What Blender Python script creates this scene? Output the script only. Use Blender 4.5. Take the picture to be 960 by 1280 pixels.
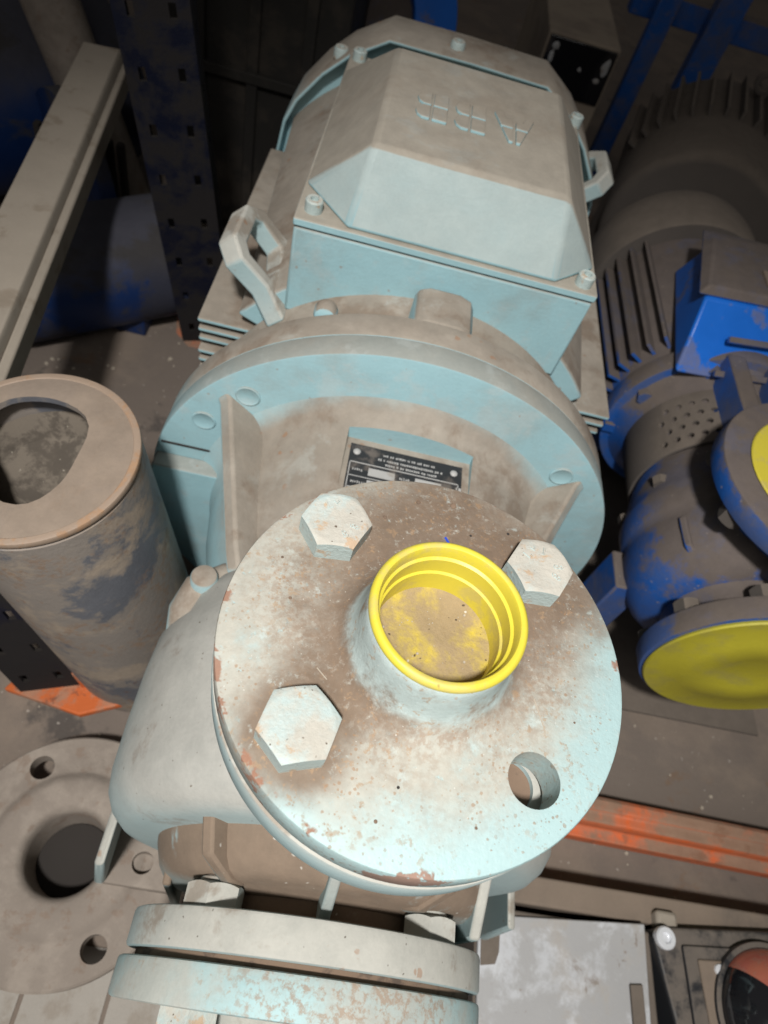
import bpy, bmesh, math, random
from mathutils import Vector, Matrix
random.seed(7)
S = 0.001                      # everything below is written in millimetres
ZF = -404.0                    # floor level; the origin is the centre of the discharge flange face
scene = bpy.context.scene
COL = scene.collection
for o in list(bpy.data.objects): bpy.data.objects.remove(o)

# ------------------------------------------------------------------ camera
def W(x, y, z): return Vector((x*S, y*S, (z-ZF)*S))
R_ = ((0.971307, 0.111578, 0.210033), (0.213253, -0.799574, -0.561431), (0.105294, 0.590112, -0.800425))
right, down, fwd = [Vector(r) for r in R_]
CAM = (-51.53, -107.72, 219.93)
cd = bpy.data.cameras.new('camera'); cam = bpy.data.objects.new('camera', cd); COL.objects.link(cam)
m = Matrix.Identity(4)
for i in range(3):
    m[i][0] = right[i]; m[i][1] = -down[i]; m[i][2] = -fwd[i]; m[i][3] = W(*CAM)[i]
cam.matrix_world = m
cd.sensor_fit = 'VERTICAL'; cd.sensor_height = 24; cd.sensor_width = 18; cd.lens = 24*850/1280
cd.clip_start = 0.01; cd.clip_end = 50
scene.camera = cam
cd.dof.use_dof = True; cd.dof.focus_distance = 0.262; cd.dof.aperture_fstop = 9.5

# ------------------------------------------------------------------ light: phone torch + faint hall light
w = bpy.data.worlds.new('World'); scene.world = w; w.use_nodes = True
w.node_tree.nodes['Background'].inputs[0].default_value = (1.0, 0.97, 0.93, 1)
w.node_tree.nodes['Background'].inputs[1].default_value = 0.065
fl = bpy.data.lights.new('torch', 'SPOT'); flo = bpy.data.objects.new('torch', fl); COL.objects.link(flo)
flo.location = W(*CAM) - fwd*0.75 - right*0.012 - down*0.06 + Vector((0, 0.03, 0.12))
aim = W(-5, 110, -190)
flo.rotation_euler = (aim - flo.location).to_track_quat('-Z', 'Y').to_euler()
fl.energy = 91; fl.spot_size = math.radians(55); fl.spot_blend = 1.0; fl.shadow_soft_size = 0.05
fl.color = (1.0, 0.985, 0.95)
ar = bpy.data.lights.new('hall_light', 'AREA'); aro = bpy.data.objects.new('hall_light', ar); COL.objects.link(aro)
aro.location = W(-200, -1100, 1300)
aro.rotation_euler = (W(0, -60, -300) - aro.location).to_track_quat('-Z', 'Y').to_euler()
ar.shape = 'RECTANGLE'; ar.size = 1.6; ar.size_y = 1.0; ar.energy = 6.5; ar.color = (1.0, 0.97, 0.93)
scene.view_settings.view_transform = 'Standard'
scene.view_settings.look = 'None'; scene.view_settings.gamma = 1; scene.view_settings.exposure = 0
scene.render.resolution_x = 768; scene.render.resolution_y = 1024

# ------------------------------------------------------------------ materials
def N(nt, typ, ins=None, **at):
    n = nt.nodes.new(typ)
    for k, v in at.items(): setattr(n, k, v)
    for k, v in (ins or {}).items():
        if isinstance(v, bpy.types.NodeSocket): nt.links.new(v, n.inputs[k])
        else: n.inputs[k].default_value = v
    return n
def math_(nt, op, a, b=0.0, clamp=False):
    n = N(nt, 'ShaderNodeMath', {0: a, 1: b}, operation=op); n.use_clamp = clamp; return n.outputs[0]
def sstep(nt, v, lo, hi):
    return N(nt, 'ShaderNodeMapRange', {0: v, 1: lo, 2: hi, 3: 0.0, 4: 1.0}, interpolation_type='SMOOTHSTEP').outputs[0]
def noise(nt, co, scale, detail=5, rough=0.6, dist=0.0):
    return N(nt, 'ShaderNodeTexNoise', {'Vector': co, 'Scale': scale, 'Detail': min(detail, 6.5), 'Roughness': rough, 'Distortion': dist}).outputs[0]
def mixc(nt, f, a, b):
    n = N(nt, 'ShaderNodeMix', data_type='RGBA')
    for i, v in ((0, f), (6, a), (7, b)):
        if isinstance(v, bpy.types.NodeSocket): nt.links.new(v, n.inputs[i])
        else: n.inputs[i].default_value = v if i == 0 else (*v, 1)
    return n.outputs[2]
def mixf(nt, f, a, b):
    n = N(nt, 'ShaderNodeMix', data_type='FLOAT')
    for i, v in ((0, f), (2, a), (3, b)):
        if isinstance(v, bpy.types.NodeSocket): nt.links.new(v, n.inputs[i])
        else: n.inputs[i].default_value = v
    return n.outputs[0]
MATS = {}
def mat(name, base, rough=0.5, metal=0.0, var=0.2, vscale=30, layers=(), bump=0.25, bscale=350, seed=0.0, coat=0.0, spec=0.4):
    """layers: list of (colour, rough, strength, [mask, mask...]); masks multiply.
       mask = ('up', lo, hi, amp, scale) | ('n', scale, lo, hi, detail) | ('speck', scale, size) |
              ('rad', (x,y,z), r0, r1, amp, scale)  inside->1 | ('ax', axis, lo, hi, amp, scale)"""
    M = bpy.data.materials.new(name); M.use_nodes = True; nt = M.node_tree; nt.nodes.clear()
    out = N(nt, 'ShaderNodeOutputMaterial'); bs = N(nt, 'ShaderNodeBsdfPrincipled')
    nt.links.new(bs.outputs[0], out.inputs[0])
    tc = N(nt, 'ShaderNodeTexCoord').outputs['Object']
    co = N(nt, 'ShaderNodeMapping', {'Vector': tc, 'Location': (seed, seed*1.7, seed*0.6)}).outputs[0]
    geo = N(nt, 'ShaderNodeNewGeometry')
    nz = N(nt, 'ShaderNodeSeparateXYZ', {0: geo.outputs['Normal']}).outputs[2]
    v = noise(nt, co, vscale, 6, 0.65)
    v = math_(nt, 'ADD', math_(nt, 'MULTIPLY', v, 0.72), math_(nt, 'MULTIPLY', noise(nt, co, 620, 2, 0.6), 0.28))
    f = math_(nt, 'MULTIPLY_ADD', v, 2*var); nt.nodes[-1].inputs[2].default_value = 1-var
    n = N(nt, 'ShaderNodeVectorMath', {0: base, 1: f}, operation='MULTIPLY'); 
    nt.links.new(f, n.inputs[1]); col = n.outputs[0]
    r = math_(nt, 'MULTIPLY_ADD', v, 0.25); nt.nodes[-1].inputs[2].default_value = rough-0.12
    met = metal
    hgt = noise(nt, co, bscale, 4, 0.6); dustsum = None
    for li, (lc, lr, st, masks) in enumerate(layers):
        mk = None
        for ms in masks:
            if ms[0] == 'up':
                nn = noise(nt, co, ms[4], 7, 0.68)
                a = math_(nt, 'ADD', nz, math_(nt, 'MULTIPLY', math_(nt, 'SUBTRACT', nn, 0.5), ms[3]))
                k = sstep(nt, a, ms[1], ms[2])
            elif ms[0] == 'n':
                c2 = N(nt, 'ShaderNodeMapping', {'Vector': co, 'Location': (li*3.1+1, li*1.3, 5.2*li)}).outputs[0]
                k = sstep(nt, noise(nt, c2, ms[1], ms[4], 0.68, 0.2), ms[2], ms[3])
            elif ms[0] == 'speck':
                wob = N(nt, 'ShaderNodeVectorMath', {0: co, 1: N(nt, 'ShaderNodeVectorMath', {0: N(nt, 'ShaderNodeTexNoise', {'Vector': co, 'Scale': ms[1]*1.4, 'Detail': 3}).outputs[1], 1: (0.6/ms[1],)*3}, operation='MULTIPLY').outputs[0]}, operation='ADD').outputs[0]
                vo = N(nt, 'ShaderNodeTexVoronoi', {'Vector': wob, 'Scale': ms[1], 'Randomness': 1.0})
                rnd = N(nt, 'ShaderNodeSeparateXYZ', {0: vo.outputs['Color']}).outputs[0]
                size = math_(nt, 'MULTIPLY', math_(nt, 'POWER', rnd, 3.0), ms[2])
                k = math_(nt, 'SUBTRACT', size, vo.outputs['Distance']); k = sstep(nt, k, 0.0, 0.12)
            elif ms[0] == 'rad':
                d = N(nt, 'ShaderNodeVectorMath', {0: tc, 1: tuple(q*S for q in ms[1])}, operation='DISTANCE').outputs[1]
                d = math_(nt, 'MULTIPLY', d, 1000.0)
                d = math_(nt, 'ADD', d, math_(nt, 'MULTIPLY', math_(nt, 'SUBTRACT', noise(nt, co, ms[5], 8, 0.7, 0.4), 0.5), ms[4]))
                k = math_(nt, 'SUBTRACT', 1.0, sstep(nt, d, ms[2], ms[3]))
            elif ms[0] == 'out':
                d = N(nt, 'ShaderNodeVectorMath', {0: tc, 1: tuple(q*S for q in ms[1])}, operation='DISTANCE').outputs[1]
                d = math_(nt, 'MULTIPLY', d, 1000.0)
                d = math_(nt, 'ADD', d, math_(nt, 'MULTIPLY', math_(nt, 'SUBTRACT', noise(nt, co, ms[5], 6, 0.7, 0.4), 0.5), ms[4]))
                k = sstep(nt, d, ms[2], ms[3])
            elif ms[0] == 'ax':
                d = N(nt, 'ShaderNodeSeparateXYZ', {0: tc}).outputs[ms[1]]
                d = math_(nt, 'MULTIPLY', d, 1000.0)
                d = math_(nt, 'ADD', d, math_(nt, 'MULTIPLY', math_(nt, 'SUBTRACT', noise(nt, co, ms[5], 8, 0.7, 0.4), 0.5), ms[4]))
                k = sstep(nt, d, ms[2], ms[3])
            mk = k if mk is None else math_(nt, 'MULTIPLY', mk, k)
        mk = math_(nt, 'MULTIPLY', mk, st, True)
        lv = N(nt, 'ShaderNodeVectorMath', {0: lc}, operation='MULTIPLY')
        ff = math_(nt, 'MULTIPLY_ADD', math_(nt, 'ADD', math_(nt, 'MULTIPLY', noise(nt, co, vscale*2.3, 5, 0.7), 0.6), math_(nt, 'MULTIPLY', v, 0.4)), 0.9); nt.nodes[-1].inputs[2].default_value = 0.55
        nt.links.new(ff, lv.inputs[1])
        col = mixc(nt, mk, col, lv.outputs[0]); r = mixf(nt, mk, r, lr)
        if metal: met = mixf(nt, mk, met, 0.0)
        dustsum = mk if dustsum is None else math_(nt, 'MAXIMUM', dustsum, mk)
    nt.links.new(col, bs.inputs['Base Color'])
    nt.links.new(r, bs.inputs['Roughness'])
    if isinstance(met, bpy.types.NodeSocket): nt.links.new(met, bs.inputs['Metallic'])
    else: bs.inputs['Metallic'].default_value = met
    bs.inputs['Specular IOR Level'].default_value = spec
    bs.inputs['Coat Weight'].default_value = coat
    if bump:
        if dustsum is not None and name in ('flange_face',):
            hgt = math_(nt, 'ADD', math_(nt, 'MULTIPLY', hgt, 0.6), math_(nt, 'MULTIPLY', dustsum, 0.5))
        b = N(nt, 'ShaderNodeBump', {'Height': hgt, 'Strength': bump, 'Distance': 0.0008})
        nt.links.new(b.outputs[0], bs.inputs['Normal'])
    MATS[name] = M; return M

PAINT = (0.295, 0.465, 0.505); DUST = (0.245, 0.205, 0.165); PALE = (0.40, 0.36, 0.31); RUST = (0.27, 0.12, 0.045)
mat('paint', PAINT, 0.5, layers=[
    (DUST, 0.95, 0.97, [('up', 0.22, 0.62, 0.35, 26)]),
    (PALE, 0.95, 0.35, [('up', -0.1, 0.3, 0.4, 60), ('n', 12, 0.4, 0.65, 6)]),
    ((0.185, 0.14, 0.105), 0.95, 0.8, [('up', 0.3, 0.7, 0.4, 30), ('n', 14, 0.5, 0.62, 7)]),
    ((0.33, 0.33, 0.30), 0.9, 0.55, [('up', 0.6, 0.9, 0.2, 20), ('n', 20, 0.58, 0.66, 7)]),
    (RUST, 0.9, 0.5, [('speck', 120, 0.35), ('n', 20, 0.5, 0.6, 4)])], seed=0.3)
mat('paint_clean', PAINT, 0.45, layers=[
    (DUST, 0.95, 0.75, [('up', 0.25, 0.8, 0.3, 30)]),
    (DUST, 0.95, 0.32, [('n', 14, 0.46, 0.7, 7)]),
    ((0.40, 0.43, 0.42), 0.9, 0.35, [('n', 40, 0.52, 0.66, 6)]),
    (RUST, 0.9, 0.45, [('speck', 170, 0.26)])], seed=1.2)
mat('paint_lid', PAINT, 0.5, layers=[
    (PALE, 0.9, 0.5, [('up', 0.1, 0.35, 0.15, 40)]),
    ((0.285, 0.25, 0.205), 0.95, 0.95, [('up', 0.46, 0.62, 0.2, 22)]),
    ((0.30, 0.30, 0.275), 0.9, 0.5, [('up', 0.6, 0.9, 0.2, 20), ('n', 22, 0.56, 0.66, 7)]),
    ((0.225, 0.185, 0.145), 0.95, 0.5, [('up', 0.5, 0.75, 0.3, 26), ('n', 12, 0.5, 0.66, 6)])], seed=2.6)
mat('paint_film', (0.34, 0.46, 0.475), 0.55, layers=[
    (PALE, 0.95, 0.8, [('up', -0.15, 0.7, 0.5, 22)]),
    (DUST, 0.95, 0.8, [('up', 0.1, 0.6, 0.5, 18), ('n', 14, 0.52, 0.6, 7)]),
    (RUST, 0.9, 0.5, [('speck', 170, 0.42), ('n', 22, 0.5, 0.58, 5)]),
    ((0.06, 0.045, 0.03), 0.9, 0.8, [('speck', 240, 0.22)])], seed=4.4)
mat('paint_pale', (0.33, 0.43, 0.44), 0.55, layers=[
    ((0.36, 0.335, 0.30), 0.95, 0.85, [('up', -0.1, 0.55, 0.45, 14)]),
    ((0.20, 0.155, 0.12), 0.95, 0.5, [('n', 30, 0.56, 0.68, 7), ('n', 9, 0.45, 0.6, 5)]),
    ((0.10, 0.075, 0.05), 0.9, 0.8, [('speck', 260, 0.22)])], seed=3.4)
mat('paint_brown', (0.32, 0.44, 0.455), 0.6, layers=[
    ((0.40, 0.37, 0.33), 0.95, 0.6, [('n', 12, 0.35, 0.6, 7)]),
    ((0.19, 0.135, 0.095), 0.95, 0.97, [('up', -0.2, 0.25, 0.6, 16), ('n', 15, 0.36, 0.46, 8)]),
    ((0.5, 0.47, 0.42), 0.9, 0.8, [('speck', 210, 0.26)])], seed=7.7)
mat('paint_rusty', (0.33, 0.47, 0.48), 0.6, layers=[
    (PALE, 0.95, 0.7, [('n', 16, 0.35, 0.6, 7)]),
    ((0.30, 0.20, 0.135), 0.95, 0.7, [('n', 260, 0.46, 0.62, 6), ('rad', (15, -205, 278), 40, 70, 40, 20)]),
    ((0.33, 0.23, 0.15), 0.95, 0.5, [('n', 260, 0.56, 0.66, 5), ('n', 20, 0.44, 0.56, 6)])], seed=9.1)
# base of the pump empty is (0, 100, ZF): object coordinates of a scene point (x,y,z) are (x, y-100, z+404)
BR = (0.165, 0.115, 0.08)
FD = (0.375, 0.335, 0.28)
mat('flange_face', (0.33, 0.455, 0.46), 0.5, vscale=60, var=0.10, layers=[
    (FD, 0.9, 0.82, [('rad', (-16, -82, 404), 68, 92, 34, 26), ('n', 20, 0.26, 0.44, 7), ('n', 300, 0.22, 0.42, 4)]),
    ((0.27, 0.205, 0.155), 0.95, 0.75, [('rad', (0, -88, 404), 44, 82, 60, 40), ('n', 320, 0.40, 0.60, 5), ('n', 36, 0.32, 0.56, 7)]),
    (BR, 0.95, 0.93, [('rad', (5, -72, 405), 34, 66, 46, 34), ('n', 30, 0.25, 0.44, 7), ('n', 340, 0.22, 0.46, 4)]),
    (BR, 0.95, 0.92, [('rad', (-22, -112, 404), 14, 38, 36, 45), ('n', 320, 0.26, 0.48, 4)]),
    (BR, 0.95, 0.9, [('rad', (-41, -139, 404), 13, 26, 14, 60)]),
    (BR, 0.95, 0.9, [('rad', (46, -62, 404), 12, 38, 32, 50), ('n', 320, 0.26, 0.48, 4)]),
    ((0.42, 0.47, 0.45), 0.9, 0.6, [('n', 70, 0.585, 0.66, 7), ('n', 340, 0.42, 0.58, 4)]),
    ((0.26, 0.155, 0.085), 0.95, 0.6, [('speck', 780, 0.56), ('n', 34, 0.42, 0.58, 6)]),
    ((0.40, 0.49, 0.485), 0.8, 0.8, [('ax', 2, 407, 412, 9, 90), ('n', 60, 0.30, 0.5, 6)]),
    ((0.31, 0.20, 0.115), 0.95, 0.6, [('n', 260, 0.56, 0.66, 5), ('n', 26, 0.42, 0.56, 5)]),
    ((0.25, 0.12, 0.075), 0.95, 0.85, [('out', (0, -100, 404), 71.8, 73.2, 7, 60), ('n', 36, 0.57, 0.60, 5)]),
    ((0.55, 0.53, 0.48), 0.9, 0.8, [('speck', 620, 0.2)])], bump=0.45, bscale=600, seed=11.3)
mat('bolt_paint', (0.38, 0.455, 0.445), 0.55, layers=[
    ((0.42, 0.38, 0.325), 0.9, 0.85, [('up', 0.4, 0.9, 0.4, 60), ('n', 50, 0.34, 0.55, 7)]),
    ((0.42, 0.28, 0.17), 0.95, 0.75, [('n', 110, 0.56, 0.64, 7)]),
    ((0.08, 0.05, 0.03), 0.95, 0.9, [('speck', 420, 0.24)])], bump=0.5, bscale=600, seed=2.2)
mat('yellow', (0.60, 0.505, 0.05), 0.42, var=0.06, layers=[
    ((0.42, 0.34, 0.16), 0.8, 0.5, [('n', 60, 0.5, 0.64, 7)]),
    ((0.12, 0.07, 0.03), 0.9, 0.8, [('speck', 130, 0.18)])], bump=0.08, spec=0.5)
mat('yellow_dusty', (0.52, 0.40, 0.02), 0.6, layers=[
    ((0.25, 0.185, 0.125), 0.95, 0.92, [('n', 40, 0.28, 0.56, 6)]),
    ((0.05, 0.035, 0.025), 0.95, 0.9, [('speck', 420, 0.30)]),
    ((0.5, 0.48, 0.45), 0.9, 0.8, [('speck', 300, 0.22)])], bump=0.7, bscale=500)
mat('yellow_dull', (0.42, 0.37, 0.03), 0.5, layers=[
    ((0.30, 0.26, 0.07), 0.95, 0.6, [('n', 24, 0.45, 0.65, 7)])], bump=0.1)
mat('blue', (0.014, 0.085, 0.33), 0.40, layers=[
    ((0.085, 0.085, 0.10), 0.9, 0.5, [('n', 14, 0.42, 0.62, 7)]),
    ((0.125, 0.098, 0.078), 0.95, 0.96, [('up', 0.08, 0.36, 1.3, 38)]),
    ((0.10, 0.10, 0.14), 0.9, 0.5, [('n', 22, 0.5, 0.62, 6)]),
    ((0.30, 0.25, 0.2), 0.95, 0.5, [('speck', 160, 0.24)])], bump=0.25, seed=3.3)
mat('blue_clean', (0.010, 0.13, 0.56), 0.35, layers=[((0.16, 0.14, 0.13), 0.9, 0.6, [('n', 22, 0.55, 0.62, 6)])], bump=0.15, seed=2.3)
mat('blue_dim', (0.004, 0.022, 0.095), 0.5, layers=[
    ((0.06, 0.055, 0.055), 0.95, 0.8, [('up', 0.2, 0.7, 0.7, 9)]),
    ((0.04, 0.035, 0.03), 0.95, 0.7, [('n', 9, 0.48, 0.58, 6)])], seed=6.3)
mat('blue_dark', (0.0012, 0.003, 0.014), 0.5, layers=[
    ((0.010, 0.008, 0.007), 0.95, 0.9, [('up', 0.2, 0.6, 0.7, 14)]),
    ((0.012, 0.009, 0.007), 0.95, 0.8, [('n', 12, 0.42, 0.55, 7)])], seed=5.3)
mat('grey_dusty', (0.10, 0.085, 0.075), 0.85, layers=[
    ((0.145, 0.118, 0.096), 0.95, 0.9, [('up', 0.1, 0.6, 0.5, 20)])], seed=8.3)
mat('grey_flange', (0.225, 0.188, 0.158), 0.9, layers=[
    ((0.30, 0.255, 0.215), 0.95, 0.7, [('n', 26, 0.42, 0.6, 8)]),
    ((0.20, 0.145, 0.11), 0.95, 0.6, [('n', 60, 0.55, 0.63, 7)])], bump=0.4, seed=6.1)
mat('pipe_steel', (0.235, 0.205, 0.182), 0.6, metal=0.0, layers=[
    ((0.105, 0.115, 0.14), 0.5, 0.85, [('n', 13, 0.50, 0.56, 8)]),
    ((0.33, 0.265, 0.205), 0.9, 0.85, [('n', 15, 0.50, 0.60, 8)]),
    ((0.24, 0.155, 0.10), 0.95, 0.7, [('n', 170, 0.46, 0.60, 6), ('n', 13, 0.50, 0.60, 6)]),
    ((0.20, 0.10, 0.05), 0.95, 0.6, [('n', 110, 0.60, 0.68, 6), ('n', 16, 0.5, 0.6, 5)]),
    ((0.22, 0.17, 0.13), 0.95, 0.9, [('up', 0.6, 0.85, 0.2, 30)])], bump=0.35, seed=1.9)
mat('pipe_floor', (0.13, 0.108, 0.086), 0.95, layers=[((0.055, 0.045, 0.036), 0.95, 0.8, [('n', 40, 0.48, 0.58, 7)]), ((0.3, 0.27, 0.22), 0.95, 0.7, [('speck', 260, 0.25)])])
mat('pipe_lip', (0.27, 0.20, 0.15), 0.6, layers=[
    ((0.30, 0.17, 0.09), 0.9, 0.7, [('n', 40, 0.5, 0.6, 7)])], seed=2.9)
mat('channel_steel', (0.29, 0.25, 0.205), 0.75, layers=[
    ((0.19, 0.15, 0.11), 0.9, 0.6, [('n', 30, 0.55, 0.66, 7)])], seed=0.9)
mat('orange', (0.60, 0.115, 0.028), 0.5, layers=[
    ((0.22, 0.15, 0.105), 0.95, 0.92, [('up', 0.3, 0.8, 0.7, 20), ('n', 13, 0.42, 0.56, 8)]),
    ((0.25, 0.16, 0.11), 0.95, 0.35, [('n', 70, 0.3, 0.6, 5)]),
    ((0.20, 0.10, 0.06), 0.9, 0.6, [('n', 50, 0.55, 0.63, 7)])], seed=4.9)
mat('orange_foot', (0.50, 0.115, 0.03), 0.55, layers=[
    ((0.30, 0.19, 0.13), 0.95, 0.75, [('n', 26, 0.46, 0.58, 8)]),
    ((0.10, 0.05, 0.035), 0.9, 0.6, [('n', 60, 0.55, 0.64, 7)])], seed=5.9)
mat('zinc', (0.35, 0.345, 0.345), 0.5, metal=0.0, var=0.12, vscale=12, layers=[
    ((0.36, 0.33, 0.30), 0.9, 0.7, [('n', 26, 0.50, 0.66, 7)]),
    ((0.22, 0.18, 0.15), 0.9, 0.8, [('n', 40, 0.60, 0.66, 7)]),
    ((0.52, 0.53, 0.555), 0.5, 0.75, [('n', 24, 0.48, 0.62, 7)])], bump=0.15, seed=6.6)
mat('black_plastic', (0.022, 0.023, 0.026), 0.35, layers=[
    ((0.15, 0.125, 0.105), 0.95, 0.85, [('up', 0.5, 0.9, 0.5, 25), ('n', 22, 0.38, 0.55, 7)])], bump=0.08, seed=3.9)
mat('black_gloss', (0.01, 0.01, 0.012), 0.08, var=0.02, bump=0, spec=0.6, coat=0.5)
mat('chrome', (0.72, 0.73, 0.76), 0.28, metal=0.25, var=0.05, bump=0.02)
mat('red_lens', (0.40, 0.12, 0.085), 0.15, var=0.1, layers=[((0.25, 0.15, 0.12), 0.8, 0.5, [('n', 40, 0.5, 0.6, 6)])], bump=0, spec=0.6)
mat('plate_black', (0.02, 0.02, 0.022), 0.4, layers=[((0.2, 0.165, 0.14), 0.9, 0.5, [('n', 60, 0.5, 0.65, 7)])], bump=0.05)
mat('plate_print', (0.36, 0.35, 0.34), 0.5, layers=[(DUST, 0.9, 0.5, [('n', 60, 0.5, 0.65, 7)])], bump=0)
mat('teal_clean', (0.17, 0.30, 0.33), 0.55, bump=0.1)  # clean teal paint, sheltered from dust under the cowl
mat('gasket', (0.03, 0.025, 0.022), 0.9)
mat('gasket_rust', (0.17, 0.115, 0.08), 0.9, layers=[((0.07, 0.05, 0.04), 0.9, 0.8, [('n', 50, 0.5, 0.6, 6)])])
mat('blue_smear', (0.03, 0.07, 0.45), 0.5, bump=0)
mat('card', (0.20, 0.155, 0.12), 0.9, layers=[((0.12, 0.10, 0.085), 0.95, 0.6, [('n', 9, 0.45, 0.6, 6)])], seed=5.7)
mat('shade_black', (0.016, 0.014, 0.012), 0.8, layers=[((0.045, 0.036, 0.028), 0.95, 0.7, [('n', 9, 0.5, 0.62, 6)])])  # deep background shade put into the colour of the added box
mat('carton_card', (0.30, 0.245, 0.19), 0.9, layers=[((0.2, 0.16, 0.13), 0.95, 0.6, [('n', 9, 0.45, 0.6, 6)])])
mat('crumb', (0.36, 0.31, 0.25), 0.9, bump=0)
mat('floor', (0.155, 0.125, 0.105), 0.9, vscale=6, var=0.25, layers=[
    ((0.21, 0.165, 0.13), 0.95, 0.7, [('n', 7, 0.45, 0.6, 9)]),
    ((0.17, 0.095, 0.05), 0.95, 0.5, [('n', 16, 0.6, 0.68, 7)]),
    ((0.06, 0.052, 0.048), 0.9, 0.8, [('n', 10, 0.60, 0.68, 8)]),
    ((0.38, 0.34, 0.3), 0.95, 0.7, [('speck', 150, 0.24)])], bump=0.6, bscale=180)
mat('slab_pale', (0.34, 0.31, 0.275), 0.9, layers=[(DUST, 0.95, 0.6, [('n', 20, 0.5, 0.62, 8)])], bump=0.4)

# ------------------------------------------------------------------ geometry helpers
BASE = {}
def link(o): COL.objects.link(o); return o
def thing(name, label, cat, base, group=None):
    o = link(bpy.data.objects.new(name, None)); o.location = W(*base); BASE[o] = Vector(base)
    o.empty_display_size = 0.02; o['label'] = label; o['category'] = cat
    if group: o['group'] = group
    return o
def mk(name, geo, mt, parent=None, base=None, smooth=35, bevel=0, seg=2, label=None, cat=None, kind=None, group=None):
    vs, fs = geo
    b = BASE[parent] if parent is not None else Vector(base)
    me = bpy.data.meshes.new(name)
    me.from_pydata([tuple((Vector(v)-b)*S) for v in vs], [], fs)
    bm = bmesh.new(); bm.from_mesh(me)
    bmesh.ops.remove_doubles(bm, verts=bm.verts, dist=2e-6)
    bmesh.ops.recalc_face_normals(bm, faces=bm.faces)
    bm.to_mesh(me); bm.free()
    o = link(bpy.data.objects.new(name, me)); BASE[o] = b
    if parent is not None: o.parent = parent
    else: o.location = W(*base)
    me.materials.append(MATS[mt])
    if bevel:
        md = o.modifiers.new('bevel', 'BEVEL'); md.width = bevel*S; md.segments = seg; md.limit_method = 'ANGLE'; md.angle_limit = math.radians(40)
    fin(o, smooth)
    if label: o['label'] = label
    if cat: o['category'] = cat
    if kind: o['kind'] = kind
    if group: o['group'] = group
    return o
def fin(o, smooth=35):
    me = o.data
    me.polygons.foreach_set('use_smooth', [True]*len(me.polygons))
    me.set_sharp_from_angle(angle=math.radians(smooth))
def join(*gs):
    V, F = [], []
    for v, f in gs:
        k = len(V); V += [tuple(q) for q in v]; F += [tuple(i+k for i in p) for p in f]
    return V, F
def frame(axis):
    a = Vector(axis).normalized()
    h = Vector((1, 0, 0)) if abs(a.x) < 0.9 else Vector((0, 1, 0))
    u = (h - a*h.dot(a)).normalized(); return a, u, a.cross(u)
def lathe(prof, c, axis, n=72, closed=False, squash=None):
    a, u, v = frame(axis); c = Vector(c); V = []; F = []
    for r, h in prof:
        for i in range(n):
            t = 2*math.pi*i/n; V.append(c + a*h + u*(r*math.cos(t)) + v*(r*math.sin(t)))
    m_ = len(prof)
    for j in range(m_ if closed else m_-1):
        k = (j+1) % m_
        for i in range(n):
            i2 = (i+1) % n; F.append((j*n+i, j*n+i2, k*n+i2, k*n+i))
    if not closed:
        if prof[0][0] > 1e-6: F.append(tuple(range(n-1, -1, -1)))
        if prof[-1][0] > 1e-6: F.append(tuple((m_-1)*n+i for i in range(n)))
    return V, F
def disc(r, h0, h1, b=1.2):   # profile of a plate with softened rims
    return [(r-b, h0), (r-b*.3, h0+b*.3), (r, h0+b), (r, h1-b), (r-b*.3, h1-b*.3), (r-b, h1)]
def ring(ri, ro, h0, h1, b=1.0):
    return [(ri, h0+b*.5), (ri+b*.5, h0), (ro-b, h0), (ro-b*.3, h0+b*.3), (ro, h0+b), (ro, h1-b), (ro-b*.3, h1-b*.3), (ro-b, h1), (ri+b*.5, h1), (ri, h1-b*.5)]
def cyl(c, axis, r, h0, h1, n=32, b=0.6): return lathe(disc(r, h0, h1, b), c, axis, n)
def bx(x0, x1, y0, y1, z0, z1):
    V = [(x, y, z) for z in (z0, z1) for y in (y0, y1) for x in (x0, x1)]
    return V, [(0, 2, 3, 1), (4, 5, 7, 6), (0, 1, 5, 4), (2, 6, 7, 3), (0, 4, 6, 2), (1, 3, 7, 5)]
def prism(poly, o, u, v, d):     # polygon in plane (o,u,v) extruded by vector d
    o, u, v, d = Vector(o), Vector(u), Vector(v), Vector(d); n = len(poly)
    V = [o+u*p[0]+v*p[1] for p in poly]; V += [q+d for q in V]
    return V, [tuple(range(n-1, -1, -1)), tuple(range(n, 2*n))] + [(i, (i+1) % n, n+(i+1) % n, n+i) for i in range(n)]
def hexhead(c, axis, af, h, rot=0.0, per=6):
    a, u, v = frame(axis); c = Vector(c); V = []; n = 6*per; ri = af/2
    rr = []
    for i in range(n):
        t = 2*math.pi*i/n; k = (t % (math.pi/3)) - math.pi/6; rr.append((t+rot, ri/math.cos(k)))
    for lvl in range(4):
        for t, q in rr:
            if lvl == 0: rad, z = q, 0
            elif lvl == 1: rad, z = q, h - (q-ri*0.97)*0.62
            elif lvl == 2: rad, z = ri*0.95, h
            else: rad, z = ri*0.9, h
            V.append(c + a*z + u*(rad*math.cos(t)) + v*(rad*math.sin(t)))
    F = [(j*n+i, j*n+(i+1) % n, (j+1)*n+(i+1) % n, (j+1)*n+i) for j in range(3) for i in range(n)]
    F += [tuple(range(n-1, -1, -1)), tuple(3*n+i for i in range(n))]
    return V, F
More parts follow.
